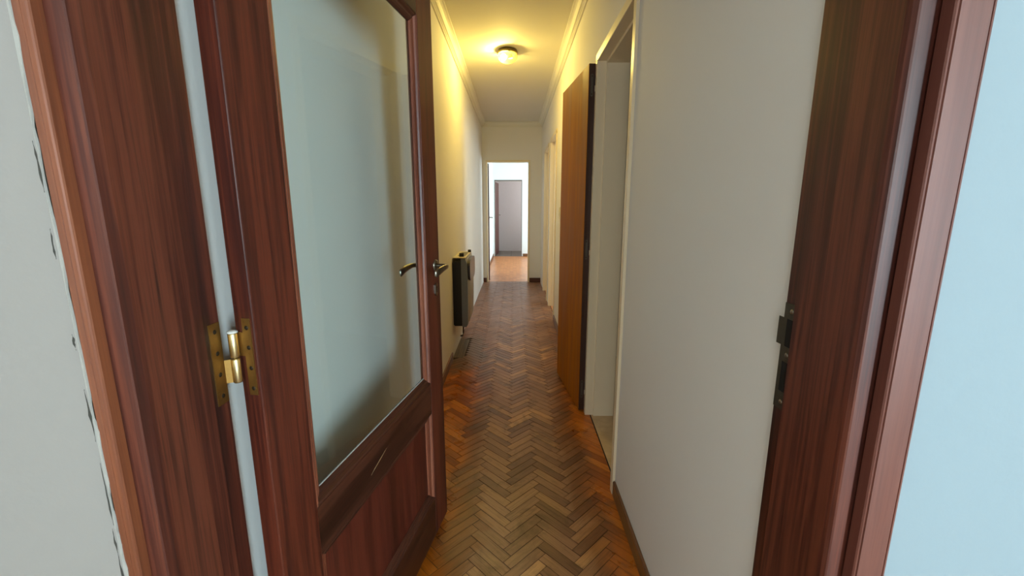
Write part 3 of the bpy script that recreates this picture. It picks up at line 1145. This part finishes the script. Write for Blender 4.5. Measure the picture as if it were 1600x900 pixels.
d3 = struct(empty('door_3', (-0.410, 7.085, 0.0), math.atan2(0.67, -0.034)),
            'dark wooden door seen edge-on, open into the sunlit far room', 'door')
box('leaf', 'mahogany_z', d3, 0, 0.665, 0.0, 0.036, 0.012, 1.93, 0.002)
small_lever(d3, 0.60, 0.0, 1.05, -1)
small_lever(d3, 0.60, 0.036, 1.05, 1)
d4 = struct(empty('door_4', (-0.466, 10.765, 0.0), math.atan2(0.66, 0.062)),
            'reddish wooden door ajar in the furthest doorway', 'door')
box('leaf', 'mahogany_z', d4, 0, 0.66, 0.0, 0.034, 0.012, 1.84, 0.002)
small_lever(d4, 0.60, 0.0, 1.02, -1)
small_lever(d4, 0.60, 0.034, 1.02, 1)

# ------------------------------------------------------------------ gas heater on the left wall
ht = tag(empty('wall_heater', (XL, 3.45, 0)), 'wall-mounted gas heater with black side and grey curved front, low on the left wall', 'heater')
HL = 0.50
bm = bmesh.new()
add_prism(bm, [(0.0, 0.262), (0.012, 0.250), (0.072, 0.250), (0.072, 0.812), (0.060, 0.812), (0.0, 0.790)], 0.0, HL, 'y')
mesh_obj('back_body', bm, 'heater_black', ht)
bm = bmesh.new()
add_prism(bm, [(0.0725, 0.242), (0.108, 0.242), (0.120, 0.262), (0.124, 0.40), (0.124, 0.66), (0.120, 0.78), (0.108, 0.822), (0.0725, 0.826)],
          -0.004, HL + 0.004, 'y')
mesh_obj('cover', bm, 'heater_grey', ht)
# bowed front panel: profile across the length
bm = bmesh.new()
rows = []
zs = [0.262, 0.30, 0.40, 0.52, 0.64, 0.74, 0.80, 0.822]
bow = [0.122, 0.130, 0.138, 0.141, 0.139, 0.133, 0.124, 0.110]
for z, b in zip(zs, bow):
    row = []
    for k in range(11):
        t_ = k / 10
        e_ = 1 - (2 * t_ - 1) ** 4
        row.append(bm.verts.new((0.112 + (b - 0.112) * e_, 0.004 + (HL - 0.008) * t_, z)))
    rows.append(row)
for a, b in zip(rows, rows[1:]):
    for k in range(10):
        bm.faces.new((a[k], a[k + 1], b[k + 1], b[k]))
mesh_obj('front_panel', bm, 'heater_front', ht, True)
# visor window in the upper half of the front
bm = bmesh.new()
pts = []
for k in range(24):
    a = 2 * math.pi * k / 24
    pts.append((HL / 2 + 0.225 * math.copysign(abs(math.cos(a)) ** 0.5, math.cos(a)), 0.715 + 0.095 * math.copysign(abs(math.sin(a)) ** 0.5, math.sin(a))))
add_prism(bm, pts, 0.110, 0.144, 'x')
mesh_obj('visor', bm, 'heater_visor', ht)
boxes('top_plate', 'heater_cream', ht, [(0.004, 0.112, 0.004, HL - 0.004, 0.8265, 0.834)], 0.002)
for k in range(7):
    box('top_slot', 'heater_black', ht, 0.030, 0.095, 0.13 + 0.045 * k, 0.150 + 0.045 * k, 0.8342, 0.8352)
lathe('control_knob', 'heater_black', ht, [(0, 0.030), (0.016, 0.030), (0.020, 0.026), (0.021, 0.0), (0.021, -0.001)], 20, (0.070, 0.075, 0.8342))
lathe('control_knob', 'heater_black', ht, [(0, 0.022), (0.012, 0.022), (0.015, 0.018), (0.015, -0.001)], 20, (0.100, 0.43, 0.8342))
tube('gas_pipe', 'pipe_dark', ht, [(0.030, 0.42, 0.250), (0.030, 0.42, 0.12), (0.028, 0.42, 0.06), (0.020, 0.42, 0.035), (0.0, 0.42, 0.03)], 0.008, 10)

# ------------------------------------------------------------------ ceiling lamp
lp = tag(empty('ceiling_lamp', (-0.055, 3.86, ZC)), 'lit round glass ceiling lamp with bronze rim in the corridor', 'lamp')
lathe('rim', 'lamp_bronze', lp, [(0, -0.0005), (0.074, -0.0005), (0.080, -0.004), (0.082, -0.012), (0.086, -0.020), (0.086, -0.030), (0.080, -0.033),
                                   (0.076, -0.030), (0.072, -0.012), (0, -0.012)], 40)
lathe('glass_dome', 'dome_glass', lp, [(0.078, -0.030), (0.0835, -0.040), (0.084, -0.052), (0.079, -0.068), (0.066, -0.084), (0.046, -0.096),
                                        (0.022, -0.102), (0, -0.103)], 48, rib=0.012)
lathe('bulb', 'bulb_light', lp, [(0, 0.024), (0.012, 0.021), (0.021, 0.012), (0.024, 0), (0.021, -0.012), (0.012, -0.021), (0, -0.024)], 16,
      (-0.034, -0.008, -0.058))
tube('socket', 'lamp_bronze', lp, [(-0.012, -0.006, -0.055), (0.020, 0.0, -0.048), (0.036, 0.004, -0.040)], [0.013, 0.014, 0.012], 12)
for a in (40, 160, 280):
    box('clip', 'lamp_bronze', lp, 0.086 * math.cos(R(a)) - 0.004, 0.086 * math.cos(R(a)) + 0.004,
        0.086 * math.sin(R(a)) - 0.004, 0.086 * math.sin(R(a)) + 0.004, -0.042, -0.018, 0.001)

# ------------------------------------------------------------------ light switch
sw = tag(empty('light_switch', (XR, 4.15, 1.185)), 'small cream light switch on the right wall past the orange door', 'switch')
box('plate', 'switch_plastic', sw, -0.009, 0.0, -0.036, 0.036, -0.058, 0.058, 0.003, 2)
box('rocker', 'switch_plastic', sw, -0.014, -0.009, -0.012, 0.012, -0.024, 0.002, 0.0015)
box('rocker', 'switch_plastic', sw, -0.014, -0.009, -0.012, 0.012, 0.006, 0.030, 0.0015)
